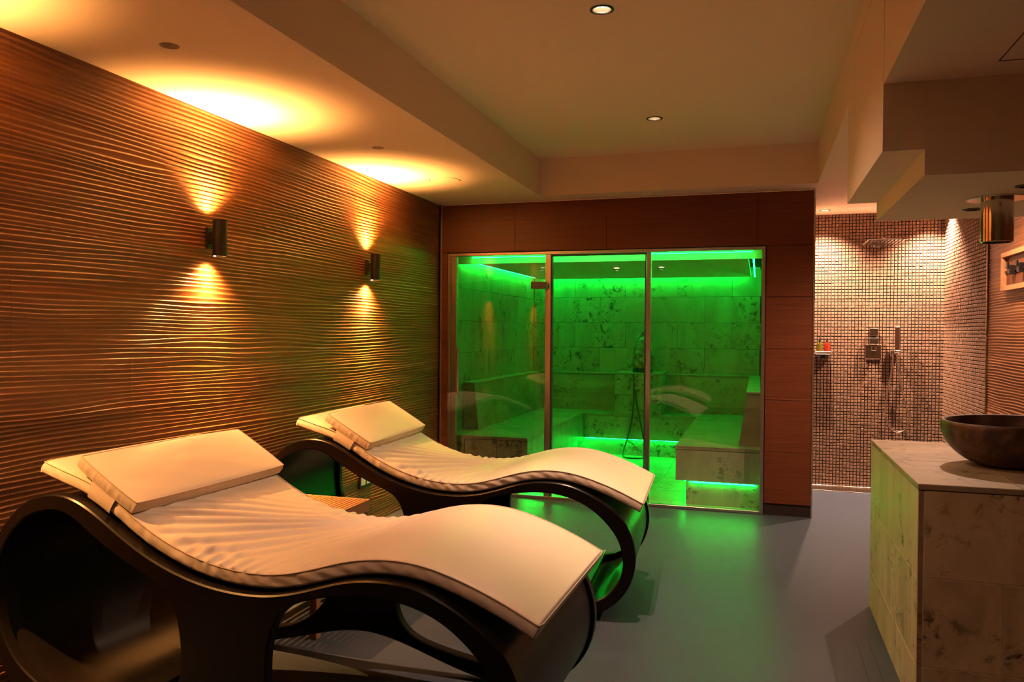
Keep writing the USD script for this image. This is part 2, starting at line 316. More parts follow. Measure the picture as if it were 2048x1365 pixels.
# ---- shower mosaic
def mosaic(n_u, n_z, u0, z0, pu, pz, place):
    V, Fc = [], []; c = .0028; rng = np.random.default_rng(5 + n_u)
    base = np.array([[0, 1, 2], [0, 2, 3], [0, 4, 5], [0, 5, 1], [1, 5, 6], [1, 6, 2], [2, 6, 7], [2, 7, 3], [3, 7, 4], [3, 4, 0]])
    for i in range(n_u):
        for j in range(n_z):
            a0, a1 = u0 + i * pu + .0025, u0 + (i + 1) * pu - .0025
            b0, b1 = z0 + j * pz + .0025, z0 + (j + 1) * pz - .0025
            j0 = rng.uniform(-.0006, .0006, 4); h = .006 + rng.uniform(-.0012, .0012) + rng.uniform(-.0007, .0007, 4)
            a0, a1, b0, b1 = a0 + j0[0], a1 + j0[1], b0 + j0[2], b1 + j0[3]
            V.append(place(np.array([a0 + c, a1 - c, a1 - c, a0 + c, a0, a1, a1, a0]), np.array([b0 + c, b0 + c, b1 - c, b1 - c, b0, b0, b1, b1]), np.r_[h, np.zeros(4)]))
            Fc.append(base + 8 * len(Fc))
    return np.vstack(V), np.vstack(Fc)
NZ = 87; PZ = HC / NZ
ws = thing('wall_shower', 'shower wall of small square tan stone mosaic', None, kind='structure')
obj('backing', bx(XP - .1, XR + .14, DM, DM + .12, -.1, HC + .2), 'grout', ws)
nu = 40; obj('mosaic', mosaic(nu, NZ, XP, 0, (XR - XP) / nu, PZ, lambda u, z, h: np.stack([u, DM - h, z], 1)), 'mosaic', ws, kind='stuff', label='small square tan stone mosaic')
obj('backing', bx(XR, XR + .012, 6.52, DM, 0, HC), 'grout', wr)
nu = 48; v, f = mosaic(nu, NZ, 6.526, 0, (DM - 6.53) / nu, PZ, lambda u, z, h: np.stack([XR - h, u, z], 1))
obj('mosaic', (v, f[:, ::-1]), 'mosaic', wr, kind='stuff', label='small square tan stone mosaic')
wsf = thing('wall_shower_left', 'left side wall of the shower in small tan stone mosaic', None, kind='structure')
obj('backing', bx(XP - .012, XP - .002, D + .03, DM - .002, 0, HC), 'grout', wsf)
nu = 48; v, f = mosaic(nu, NZ, 6.54, 0, (DM - 6.545) / nu, PZ, lambda u, z, h: np.stack([XP - .002 + h, u, z], 1))
obj('mosaic', (v, f), 'mosaic', wsf, kind='stuff', label='small square tan stone mosaic')

# ================================================================== STEAM ROOM
def stone_tiles(root, name, u0, u1, z0, z1, pu, pz, place, m, shift=0.0, g=.0015, t=.010):
    """Rows of stone tiles, each its own piece; place maps a box (u0,u1,z0,z1,t) to a mesh."""
    z, r = z0, 0
    while z < z1 - .02:
        zz = min(z + pz, z1); u = u0 - ((pu / 2 if r % 2 else 0) + shift)
        while u < u1 - .01:
            a, b = max(u, u0), min(u + pu, u1); u += pu
            if b - a > .02: obj(name, place(a + g, b - g, z + g, zz - g, t * (1 + .12 * random.uniform(-1, 1))), m, root)
        z = zz; r += 1
wsl = thing('wall_steam_left', 'left wall of the steam room in large beige stone tiles', None, kind='structure')
obj('backing', bx(XL - .01, TL - .010, D + .10, SB + .1, 0, 2.5), 'grout', wsl)
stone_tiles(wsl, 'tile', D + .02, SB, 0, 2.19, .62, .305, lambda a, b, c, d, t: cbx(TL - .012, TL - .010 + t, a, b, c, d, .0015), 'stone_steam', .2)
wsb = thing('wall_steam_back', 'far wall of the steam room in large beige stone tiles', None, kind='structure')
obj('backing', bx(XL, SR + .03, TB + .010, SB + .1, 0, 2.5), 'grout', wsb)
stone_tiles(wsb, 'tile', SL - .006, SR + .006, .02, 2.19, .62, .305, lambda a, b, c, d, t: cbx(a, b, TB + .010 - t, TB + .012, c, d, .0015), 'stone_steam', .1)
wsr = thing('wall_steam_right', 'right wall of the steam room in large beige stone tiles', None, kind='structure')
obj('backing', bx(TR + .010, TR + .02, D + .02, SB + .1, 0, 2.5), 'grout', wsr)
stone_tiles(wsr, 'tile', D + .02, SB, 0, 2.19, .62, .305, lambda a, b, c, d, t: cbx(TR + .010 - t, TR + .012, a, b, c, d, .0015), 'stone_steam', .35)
fs = thing('floor_steam', 'beige stone tile floor of the steam room', None, kind='structure')
for i in range(3):
    for j in range(5):
        obj('tile', cbx(SL + .04 + i * .88, SL + .04 + (i + 1) * .88 - .003, D + .05 + j * .6, D + .05 + (j + 1) * .6 - .003, 0, .012 + .0006 * random.random(), .0015), 'stone_h', fs)
# shallow pyramid ceiling with a light cove round it
cs = thing('ceiling_steam', 'shallow hipped steam room ceiling above a lit cove', None, kind='structure')
cx0, cx1, cy0, cy1, cz, ap = -2.56, -.09, 6.80, 9.40, 2.07, (-1.33, 8.2, 2.41)
c4 = [(cx0, cy0, cz), (cx1, cy0, cz), (cx1, cy1, cz), (cx0, cy1, cz)]
for k in range(4):
    a, b = np.array(c4[k]), np.array(c4[(k + 1) % 4]); A = np.array(ap); up = np.array([0, 0, .02])
    obj('slope', trimesh.convex.convex_hull(np.array([a, b, A, a + up, b + up, A + up])), 'plaster', cs)
obj('cove_lid', cat([bx(XL, SR + .03, D + .1, SB + .1, 2.5, 2.54)]), 'plaster', cs)
obj('fascia', bx(SL, SR, D + .165, D + .19, 2.028, 2.5), 'plaster', cs)
# benches
SZ = .495; LX, RX, BY = -1.915, -.647, 8.967
bench = thing('stone_bench', 'U-shaped tiled stone bench with sloping backrests inside the green-lit steam room', 'bench', (SL, D + .11, 0))
W0 = .006
O = np.array([SL, D + .11, 0])
def bp(name, m, mt='stone_h'):
    m = m.copy(); m.apply_translation(-O); return obj(name, m, mt, bench)
y0 = D + .11
for a, b in ((y0, 7.45), (7.4515, 8.2), (8.2015, BY)): bp('seat_slab', cbx(SL, LX, a, b, SZ - .03, SZ, .002))
for a, b in ((y0, 7.45), (7.4515, 8.2), (8.2015, BY)): bp('seat_slab', cbx(RX, SR, a, b, SZ - .03, SZ, .002))
for a, b in ((SL, -1.80), (-1.7985, -1.0), (-.9985, SR)): bp('seat_slab', cbx(a, b, BY + .0015, SB, SZ - .03, SZ, .002))
ZR = .21
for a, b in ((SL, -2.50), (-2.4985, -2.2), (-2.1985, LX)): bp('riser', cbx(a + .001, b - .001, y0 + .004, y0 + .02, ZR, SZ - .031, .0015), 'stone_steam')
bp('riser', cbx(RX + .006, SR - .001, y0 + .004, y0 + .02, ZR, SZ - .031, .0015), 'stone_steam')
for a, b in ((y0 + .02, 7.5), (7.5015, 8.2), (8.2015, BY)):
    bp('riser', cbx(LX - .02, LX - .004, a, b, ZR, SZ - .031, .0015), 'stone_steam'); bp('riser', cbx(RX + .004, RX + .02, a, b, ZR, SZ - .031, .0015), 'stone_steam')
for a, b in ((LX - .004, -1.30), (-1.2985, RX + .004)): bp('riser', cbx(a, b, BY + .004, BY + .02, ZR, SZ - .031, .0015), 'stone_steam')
# recessed base under the overhang, underside
bp('base', cat([bx(SL, LX - .09, y0 + .05, SB, .012, ZR), bx(RX + .09, SR, y0 + .02, SB, .012, ZR), bx(SL, SR, BY + .10, SB, .012, ZR)]), 'stone_steam')
bp('base', cat([bx(SL, LX - .02, y0 + .02, SB, ZR, ZR + .015), bx(RX + .02, SR, y0 + .02, SB, ZR, ZR + .015), bx(SL, SR, BY + .02, SB, ZR, ZR + .015)]), 'stone_h')
def prism(sec, axis, a, b):
    """sec: polygon in (across, z); swept along y ('y') or x ('x') from a to b."""
    p = np.array(sec, float)
    mk = (lambda t: np.stack([p[:, 0], np.full(len(p), t), p[:, 1]], 1)) if axis == 'y' else (lambda t: np.stack([np.full(len(p), t), p[:, 0], p[:, 1]], 1))
    return trimesh.convex.convex_hull(np.vstack([mk(a), mk(b)]))
BT = .942
bp('backrest', prism([(SL, SZ), (-2.516, SZ), (-2.559, BT - .02), (SL, BT - .02)], 'y', 7.03, SB), 'stone_h')
bp('ledge', cbx(SL, -2.552, 7.026, SB, BT - .019, BT, .002), 'stone_h')
bp('backrest', prism([(SR, SZ), (-.148, SZ), (-.084, BT - .02), (SR, BT - .02)], 'y', 6.76, SB), 'stone_h')
bp('ledge', cbx(-.092, SR, 6.756, SB, BT - .019, BT, .002), 'stone_h')
for a, b in ((-2.559, -1.56), (-1.035, -.084)):
    bp('backrest', prism([(SB, SZ), (9.33, SZ), (9.38, BT - .02), (SB, BT - .02)], 'x', a, b), 'stone_h')
    bp('ledge', cbx(a, b, 9.372, SB, BT - .019, BT, .002), 'stone_h')
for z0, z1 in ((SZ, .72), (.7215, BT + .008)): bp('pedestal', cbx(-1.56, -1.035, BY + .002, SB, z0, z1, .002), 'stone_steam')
bp('pedestal_top', cbx(-1.565, -1.030, BY - .004, SB, BT + .009, BT + .026, .002), 'stone_h')
# light strips
def led(label, m, loc, grp='green light strips in the ceiling cove of the steam room', em='led_green'):
    m.apply_translation(-np.array(loc)); t = thing('light_strip', label, 'light strip', loc, 0, grp); obj('strip', m, em, t); return t
led('green light strip along the far wall at ceiling height, behind the glass', bx(-2.5, -.15, SB - .075, SB - .062, 2.085, 2.10), (-1.3, SB - .07, 2.09))
led('green light strip along the front of the steam room, just above the glass doors', bx(-2.44, -.05, D + .110, D + .118, 2.076, 2.080), (-1.3, D + .114, 2.078))
led('green light strip along the left wall at ceiling height of the steam room', bx(SL + .035, SL + .048, 6.95, 9.35, 2.085, 2.10), (SL + .04, 8.1, 2.09))
led('green light strip running back at the top right corner of the steam room', bx(-.055, -.040, 6.74, 9.35, 2.062, 2.077), (-.05, 8.0, 2.09))
gb = 'green light strips under the steam room bench'
led('green light strip under the left arm of the stone bench', bx(LX - .085, LX - .072, y0 + .1, BY + .05, ZR - .013, ZR - .005), (LX - .08, 7.8, ZR - .01), gb, 'led_green_low')
led('green light strip under the right arm of the stone bench', bx(RX + .072, RX + .085, y0 + .06, BY + .05, ZR - .013, ZR - .005), (RX + .08, 7.8, ZR - .01), gb, 'led_green_low')
led('green light strip under the rear seat of the stone bench', bx(LX, RX, BY + .082, BY + .095, ZR - .013, ZR - .005), (-1.3, BY + .09, ZR - .01), gb, 'led_green_low')
led('green light strip under the glass-side end of the stone bench', bx(RX + .12, SR - .03, y0 + .006, y0 + .018, ZR - .013, ZR - .005), (-.3, y0 + .01, ZR - .01), gb)
# recessed ceiling spots of the steam room (on the slopes)
def slope_z(x, y):
    if y > 8.2 and abs((x + 1.33) / 1.24) < (y - 8.2) / 1.2: return cz + (cy1 - y) / 1.2 * .34
    return cz + (1.235 - abs(x + 1.325)) / 1.24 * .34
for x, y, lb in ((-1.57, 9.08, 'left of two small spots on the rear slope of the steam room ceiling'), (-1.06, 9.08, 'right of two small spots on the rear slope of the steam room ceiling'),
                 (-2.33, 8.55, 'small spot on the left slope of the steam room ceiling'), (-.47, 8.0, 'small spot on the right slope of the steam room ceiling')):
    z = slope_z(x, y); t = thing('steam_spot', lb, 'spotlight', (x, y, z - .03), 0, 'small spots in the steam room ceiling')
    obj('bezel', lathe([(.028, .03), (.042, .03), (.042, .012), (.036, .008), (.028, .012), (.028, .03)], 28), 'steel', t, 30)
    obj('lens', lathe([(0, .013), (.027, .013), (.027, .02), (0, .02)], 24), 'lamp_dim', t)
# standing crystal on the pedestal, hose, fittings
cr = trimesh.creation.icosphere(4); v = cr.vertices.copy()
ang = np.arctan2(v[:, 1], v[:, 0]); zz = (v[:, 2] + 1) / 2
rad = .118 * np.clip(1.0 - .45 * zz ** 2.2, .1, 1) * np.clip(np.sqrt(np.clip(1 - v[:, 2] ** 2, 0, 1)) * 1.5, 0, 1)
rad *= 1 + .16 * meshkit.fbm(np.stack([np.cos(ang) * 1.4, np.sin(ang) * 1.4, zz * 3], 1) + 5, 4, 3)
cr.vertices = np.stack([np.cos(ang) * rad * 1.0 + .012 * zz, np.sin(ang) * rad * .8, .002 + zz * .44 + .03 * np.cos(ang * 2 + 1) * zz ** 3], 1)
st = thing('crystal_stone', 'upright rough brown crystal standing on the pedestal in the steam room', 'stone', (-1.275, 9.17, BT + .026))
obj('rock', cr, 'crystal', st, 40)
obj('stand', lathe([(0, 0), (.115, 0), (.115, .028), (.10, .034), (0, .034)], 30), 'dark_plastic', st, 30)
hy = -.012; HO = np.array([-1.33, BY - .004, .74])
m = tube(spline([(-.02, .004, .205), (-.018, hy, .19), (-.012, hy, .10), (-.02, hy, -.2), (-.06, hy, -.45), (-.12, hy - .02, -.66), (-.10, hy - .10, -.715), (.02, hy - .12, -.72), (.12, hy - .08, -.71),
                 (.125, hy, -.62), (.09, hy, -.45), (.04, hy, -.2), (.015, hy, -.06), (.012, hy, .03)], 140), .008, 8)
m.apply_translation(HO - O); obj('hose', m, 'rubber', bench, True, label='thin dark rubber hose hanging from the pedestal front')
rot = trimesh.transformations.rotation_matrix(math.pi / 2, (1, 0, 0))
m = lathe([(0, 0), (.030, 0), (.032, .006), (.020, .010), (.016, .03), (0, .032)], 28); m.apply_transform(rot); m.apply_translation(HO - O + (.012, 0, .08)); obj('valve', m, 'bronze', bench, 30, label='round metal hose valve')
ro = thing('water_outlet', 'round metal outlet low on the lit base of the steam room bench', 'outlet', (-1.34, BY + .10, .085))
m = lathe([(0, .004), (.010, .005), (.012, .004), (.022, .004), (.024, .006), (.036, .006), (.038, 0), (0, 0)], 32); m.apply_transform(rot); obj('rose', m, 'bronze', ro, 30)

# ---- glazing: metal frame, fixed panes, hinged door
w1 = thing('window_1', 'metal-framed fixed glazing of the steam room', None, kind='structure')
fy0, fy1 = D - .012, D + .042
fr = [cbx(FX0, FX1, fy0, fy1, FZ - .026, FZ, .003), cbx(FX1 - .028, FX1, fy0, fy1, 0, FZ - .0265, .003), cbx(FX0, FX0 + .024, fy0, fy1, 0, FZ - .0265, .003),
      cbx(FX0 + .0245, FX0 + .078, fy0 + .012, fy1, 0, FZ - .0265, .003),
      cbx(-1.733, -1.685, fy0, fy1, .0255, FZ - .0265, .003), cbx(-.880, -.843, fy0, fy1, .0255, FZ - .0265, .003), cbx(FX0 + .079, FX1 - .0285, fy0, fy1, 0, .025, .003)]
for m, n in zip(fr, ('head_rail', 'jamb', 'jamb', 'jamb', 'mullion', 'mullion', 'sill')): obj(n, m, 'steel', w1)
for a, b in ((FX0 + .078, -1.733), (-.843, FX1 - .028)): obj('pane', bx(a + .0005, b - .0005, D + .004, D + .014, .0255, FZ - .027), 'glass', w1)
obj('seal', cat([bx(-1.6848, -1.672, fy0 + .012, fy1 - .004, .026, FZ - .027), bx(-.8925, -.8802, fy0 + .012, fy1 - .004, .026, FZ - .027), bx(-1.6715, -.893, fy0 + .012, fy1 - .004, FZ - .0405, FZ - .027)]), 'rubber', w1)
# the leaf: local x runs from the hinge to its free edge, turned 154 degrees open
d1 = thing('door_1', 'frameless glass door of the steam room, swung wide open across the left pane', None, (-1.712, D - .034, 0), 180 + 26, kind='structure')
obj('leaf', bx(.012, .835, -.004, .004, .030, 2.056), 'glass', d1)
for z in (1.815, .25): obj('hinge', cat([cbx(.0, .135, .0042, .018, z - .030, z + .030, .002), cbx(.0, .135, -.018, -.0042, z - .030, z + .030, .002)]), 'bronze', d1)
for sgn in (1, -1):
    q = sorted
    obj('handle', cat([cbx(.745, .765, *q((sgn * .034, sgn * .052)), .905, 1.285, .004), cbx(.750, .760, *q((sgn * .0042, sgn * .036)), .95, .965, .002), cbx(.750, .760, *q((sgn * .0042, sgn * .036)), 1.22, 1.235, .002)]), 'steel', d1)

# ================================================================== LOUNGERS
K = 1.159
def sc(P): P = np.array(P, float); return np.stack([K * P[:, 0], EYE - K * (EYE - P[:, 1])], 1)
OUT = sc([(-.180, .62), (-.176, .68), (-.160, .73), (-.139, .769), (-.085, .834), (-.022, .885), (.05, .911), (.12, .917), (.19, .902), (.27, .863), (.36, .81), (.46, .76), (.57, .722), (.68, .70), (.8, .694),
          (.9, .705), (1.0, .732), (1.08, .757), (1.16, .772), (1.23, .775), (1.3, .768), (1.37, .745), (1.44, .71), (1.5, .67), (1.55, .62), (1.583, .55), (1.595, .475), (1.588, .41), (1.567, .35), (1.53, .295),
          (1.47, .245), (1.40, .213), (1.32, .199), (1.25, .197), (1.18, .206), (1.06, .235), (.97, .262), (.87, .290), (.76, .309), (.69, .308), (.596, .293), (.46, .257), (.32, .222), (.25, .204), (.18, .197),
          (.1, .205), (.03, .232), (-.05, .285), (-.105, .35), (-.148, .43), (-.172, .52)])
HEAD = sc([(-.134, .63), (-.130, .69), (-.100, .759), (-.04, .825), (.03, .858), (.1, .869), (.16, .856), (.235, .812), (.341, .754), (.412, .723), (.463, .702), (.51, .674), (.545, .624), (.566, .551), (.571, .49),
           (.566, .43), (.545, .388), (.507, .350), (.46, .318), (.40, .292), (.33, .278), (.25, .273), (.17, .281), (.1, .302), (.035, .334), (-.035, .375), (-.09, .432), (-.12, .49), (-.133, .56)])
FOOT = sc([(.857, .457), (.859, .531), (.872, .592), (.895, .642), (.94, .680), (1.0, .703), (1.06, .717), (1.13, .726), (1.2, .729), (1.28, .720), (1.36, .694), (1.43, .650), (1.49, .590), (1.527, .527),
           (1.541, .46), (1.537, .41), (1.519, .365), (1.487, .322), (1.441, .288), (1.38, .268), (1.3, .258), (1.2, .262), (1.1, .276), (1.03, .289), (.977, .302), (.93, .320), (.895, .345), (.87, .38), (.858, .415)])
LW = .829                                                    # mattress width
OUTs, HEADs, FOOTs = spline(OUT, 260, True), spline(HEAD, 130, True), spline(FOOT, 130, True)
OUTs[:, 1] = np.maximum(OUTs[:, 1], 0.0)
def inset(P, d):
    """Moves a closed curve by d to its left (inwards for anticlockwise)."""
    T = np.roll(P, -1, 0) - np.roll(P, 1, 0); T /= np.linalg.norm(T, axis=1)[:, None]
    return P + d * np.stack([-T[:, 1], T[:, 0]], 1)
def area(P): return .5 * np.sum(P[:, 0] * np.roll(P[:, 1], -1) - np.roll(P[:, 0], -1) * P[:, 1])
OUTs = OUTs if area(OUTs) > 0 else OUTs[::-1]
HEADs, FOOTs = [c if area(c) > 0 else c[::-1] for c in (HEADs, FOOTs)]
def plate(t0, t1, c=.005, grow=0.0):
    """A side frame: the outline with its two openings, edges chamfered by c."""
    o = inset(OUTs, -grow) if grow else OUTs
    rings, V, Fc = [], [], []
    for curve, s in ((o, 1), (HEADs, -1), (FOOTs, -1)):
        ids = []
        for t, d in ((t0, c), (t0 + c, 0), (t1 - c, 0), (t1, c)):
            q = inset(curve, s * d); ids.append(len(V) and sum(len(x) for x in V) or 0)
            V.append(np.stack([q[:, 0], np.full(len(q), t), q[:, 1]], 1))
        n = len(curve); k = np.arange(n); kn = (k + 1) % n
        for a, b in zip(ids[:-1], ids[1:]):
            f = np.vstack([np.stack([a + k, a + kn, b + kn], 1), np.stack([a + k, b + kn, b + k], 1)])
            Fc.append(f if s > 0 else f[:, ::-1])
        rings.append((ids, n))
    v = np.vstack(V)
    import mapbox_earcut
    for lay, flip in ((0, False), (3, True)):
        idx = np.concatenate([np.arange(ids[lay], ids[lay] + n) for ids, n in rings])
        ends = np.cumsum([n for _, n in rings]).astype(np.uint32)
        tri = mapbox_earcut.triangulate_float64(np.ascontiguousarray(v[idx][:, [0, 2]]), ends).reshape(-1, 3)
        f = idx[tri]
        Fc.append(f[:, ::-1] if flip else f)
    m = trimesh.Trimesh(v, np.vstack(Fc), process=False); trimesh.repair.fix_normals(m); return m
def ribbon(path, t0, t1, thick, side=1):
    """A bent panel following path (s, z), spanning t0..t1, thickness to the inside."""
    T = np.gradient(path, axis=0); T /= np.linalg.norm(T, axis=1)[:, None]
    inner = path + side * thick * np.stack([-T[:, 1], T[:, 0]], 1); n = len(path)
    a = np.stack([path[:, 0], np.full(n, t0), path[:, 1]], 1); b = a + (0, t1 - t0, 0)
    c = np.stack([inner[:, 0], np.full(n, t0), inner[:, 1]], 1); d = c + (0, t1 - t0, 0)
    v = np.vstack([a, b, c, d]); k = np.arange(n - 1); A, B, Cc, Dd = k, k + n, k + 2 * n, k + 3 * n
    q = [np.stack([A, A + 1, B + 1, B], 1), np.stack([Cc, Dd, Dd + 1, Cc + 1], 1), np.stack([A, Cc, Cc + 1, A + 1], 1), np.stack([B, B + 1, Dd + 1, Dd], 1), np.array([[0, n, 3 * n, 2 * n], [n - 1, 3 * n - 1, 4 * n - 1, 2 * n - 1]])]
    q = np.vstack(q); m = trimesh.Trimesh(v, np.vstack([q[:, [0, 1, 2]], q[:, [0, 2, 3]]]), process=False); trimesh.repair.fix_normals(m); return m
# mattress line (underside)
LINE = sc([(-.004, .969), (.083, .943), (.181, .914), (.273, .869), (.36, .815), (.46, .765), (.57, .727), (.68, .705), (.8, .699), (.9, .710), (1.0, .736), (1.08, .760), (1.16, .775), (1.23, .779), (1.3, .773), (1.376, .755), (1.453, .729), (1.53, .697), (1.606, .660)])
LN = spline(LINE, 340)
LT = np.gradient(LN, axis=0); LT /= np.linalg.norm(LT, axis=1)[:, None]; LNo = np.stack([-LT[:, 1], LT[:, 0]], 1)
LA = np.concatenate([[0], np.cumsum(np.linalg.norm(np.diff(LN, axis=0), axis=1))])
TH = .054
def wrinkle(a, t):
    """Height of the top cover: soft folds fanning out of the hollow of the seat and from under the pillow, t across 0..LW."""
    u = t / LW
    q = a - .70 * t + .06 * vnoise(u * 1.5, a * 2.0, 71)                  # folds run diagonally, from the near hollow up and across
    mask = np.exp(-((q - .50) / .26) ** 2) * np.clip(u / .06, 0, 1) * (1 - .8 * np.clip((u - .35) / .65, 0, 1) ** 1.3) * np.clip((a - .36) / .14, 0, 1)
    ph = q / (.070 + .010 * vnoise(u * .8, q * 2.5, 75)) + .35 * vnoise(u * 2.0, a * 3.0, 72)
    w = ph - np.floor(ph); ridge = np.where(w < .62, np.sin(np.pi * w / 1.24), np.cos(np.pi * (w - .62) / .76))   # one flank steeper
    fold = ridge ** 1.4 * (.25 + .75 * (vnoise(u * 1.4 + 7, q * 11, 73) * .5 + .5))
    hol = np.exp(-((a - .86) / .22) ** 2)                                 # short cross folds at both edges of the hollow
    cross = (.5 + .5 * np.sin(2 * np.pi * (a / .058 + .7 * vnoise(u * 3, a * 6, 76)))) ** 1.6
    edge = np.exp(-(u / .13) ** 2) + .8 * np.exp(-((1 - u) / .16) ** 2)
    return .030 * mask * fold + .012 * hol * edge * cross + .0012 * vnoise(u * 5, a * 9, 74)
def mattress():
    na, nt, ns = 340, 84, 9
    sec_t = np.concatenate([np.linspace(0, 1, nt)])
    V, ring = [], None
    for i in range(na):
        a = LA[i]; L = LA[-1]
        shr = 0.0
        e = min(a, L - a)
        endr = math.sqrt(max(0, 1 - (1 - min(1, e / .010)) ** 2))
        tt = sec_t * LW; puff = .010 * (np.sin(np.pi * np.clip(sec_t, .0, 1)) ** .35)
        top_h = TH - .010 + puff + wrinkle(np.full(nt, a), tt) * (1 if .012 < e else 0)
        top_h = top_h * (.75 + .25 * endr)
        pts = [(t, h) for t, h in zip(tt, top_h)]
        # far side, going down, then underside, then near side going up; sides gathered into small pleats
        def side(tpos, sgn, hs, hi):
            out = []
            for h in hs:
                r = math.sin(math.pi * h / hi)
                g = .0045 * r * (.55 * math.sin(2 * math.pi * (a * 14 + .35 * h / hi * 2) + 5 * float(vnoise(np.array(a * 7), np.array(sgn * 3.0), 81))) + 1.1 * float(vnoise(np.array(a * 24.0 + h * 5), np.array(h * 14 + sgn), 82)))
                amp = math.exp(-((a - .95) / .55) ** 2) * .9 + .25
                out.append((tpos + sgn * (.004 * r + g * amp), h))
            return out
        hi = float(top_h[-1]); hs = np.linspace(hi, 0, ns)[1:-1]
        pts += side(LW, 1, hs, hi)
        pts += [(LW - .006, 0.0), (.006, 0.0)]
        hi = float(top_h[0]); hs = np.linspace(0, hi, ns)[1:-1]
        pts += side(0, -1, hs, hi)
        P = np.array(pts)
        V.append(np.stack([LN[i, 0] + LNo[i, 0] * P[:, 1], P[:, 0], LN[i, 1] + LNo[i, 1] * P[:, 1]], 1))
    n = len(V[0]); v = np.vstack(V); f = []
    k = np.arange(n); kn = (k + 1) % n
    for i in range(na - 1):
        A, B = i * n, (i + 1) * n
        f += [np.stack([A + k, A + kn, B + kn], 1), np.stack([A + k, B + kn, B + k], 1)]
    f = np.vstack(f); caps = []
    for base, fl in ((0, 1), ((na - 1) * n, -1)):
        top = np.arange(nt); bot = [nt + ns - 2, nt + ns - 1]
        c = len(v); v = np.vstack([v, v[base:base + n].mean(0)])
        tri = np.stack([np.full(n, c), base + k, base + kn], 1); caps.append(tri[:, ::fl])
    m = trimesh.Trimesh(v, np.vstack([f] + caps), process=False); trimesh.repair.fix_normals(m); return m
def on_line(a, h):
    i = np.interp(a, LA, np.arange(len(LA))); x = np.interp(i, np.arange(len(LA)), LN[:, 0]); z = np.interp(i, np.arange(len(LA)), LN[:, 1])
    nx, nz = np.interp(a, LA, LNo[:, 0]), np.interp(a, LA, LNo[:, 1]); return x + nx * h, z + nz * h
def seam_loop():
    a = np.linspace(.006, LA[-1] - .006, 160); h = TH - .0085
    n1 = np.stack([on_line(a, h)[0], np.full(160, -.0008), on_line(a, h)[1]], 1); f1 = n1[::-1] + (0, LW + .0016, 0)
    t = np.linspace(0, LW, 30)
    e1 = np.stack([np.full(30, on_line(LA[-1], h)[0]), t, np.full(30, on_line(LA[-1], h)[1])], 1); e0 = np.stack([np.full(30, on_line(0, h)[0]), t[::-1], np.full(30, on_line(0, h)[1])], 1)
    return np.vstack([n1, e1[1:-1], f1, e0[1:-1], n1[:1]])
def cushion(L, W, T, puff):
    """Box pillow in its own frame: x along (0..L), y across (0..W), z up; slightly domed, corners softly rounded."""
    n, mth = 40, 60; X, Y = np.meshgrid(np.linspace(0, 1, n), np.linspace(0, 1, mth), indexing='ij')
    dome = (np.sin(np.pi * X) * np.sin(np.pi * Y)); dome = dome ** .45 * puff
    pull = .006 * ((1 - np.abs(2 * X - 1) ** 6) * 0 + 1)
    ex = lambda A, B: .007 * (1 - np.abs(2 * B - 1) ** 4)
    xs = X * L + (2 * X - 1) * ex(X, Y) * 0 + np.where(X == 0, 0, 0)
    bow_x = .006 * (np.sin(np.pi * Y) ** .6) * (2 * X - 1); bow_y = .006 * (np.sin(np.pi * X) ** .6) * (2 * Y - 1)
    xs, ys = X * L + bow_x, Y * W + bow_y
    wr = .0016 * vnoise(X * 6, Y * 9, 91) * np.clip(4 * dome / max(puff, 1e-6) * .25, 0, 1)
    top = np.stack([xs, ys, T + dome + wr], -1); bot = np.stack([xs, ys, -dome * .4], -1)
    i = np.arange(n * mth).reshape(n, mth)
    q = np.stack([i[:-1, :-1], i[1:, :-1], i[1:, 1:], i[:-1, 1:]], -1).reshape(-1, 4)
    rim = np.concatenate([i[:-1, 0], i[-1, :-1], i[:0:-1, -1], i[0, :0:-1]]); m = len(rim)
    v = [top.reshape(-1, 3), bot.reshape(-1, 3)]; f = [q, q[:, ::-1] + n * mth]
    tv, bv = top.reshape(-1, 3)[rim], bot.reshape(-1, 3)[rim]
    c = np.array([L / 2, W / 2, 0]); out = tv - c; out[:, 2] = 0; out /= np.linalg.norm(out, axis=1)[:, None]
    s0 = 2 * n * mth; k = np.arange(m)
    for j in range(5):
        w = j / 4; bul = .0035 * math.sin(math.pi * w); pl = .0016 * np.sin(k * 1.9 + 3 * np.sin(k * .37)) * math.sin(math.pi * w)
        v.append(tv * (1 - w) + bv * w + out * (bul + pl)[:, None])
    for j in range(4):
        a, b = s0 + j * m + k, s0 + j * m + (k + 1) % m
        f.append(np.stack([a, a + m, b + m, b], 1))
    f = np.vstack(f); mm = trimesh.Trimesh(np.vstack(v), np.vstack([f[:, [0, 1, 2]], f[:, [0, 2, 3]]]), process=False); trimesh.repair.fix_normals(mm)
    return mm, tv
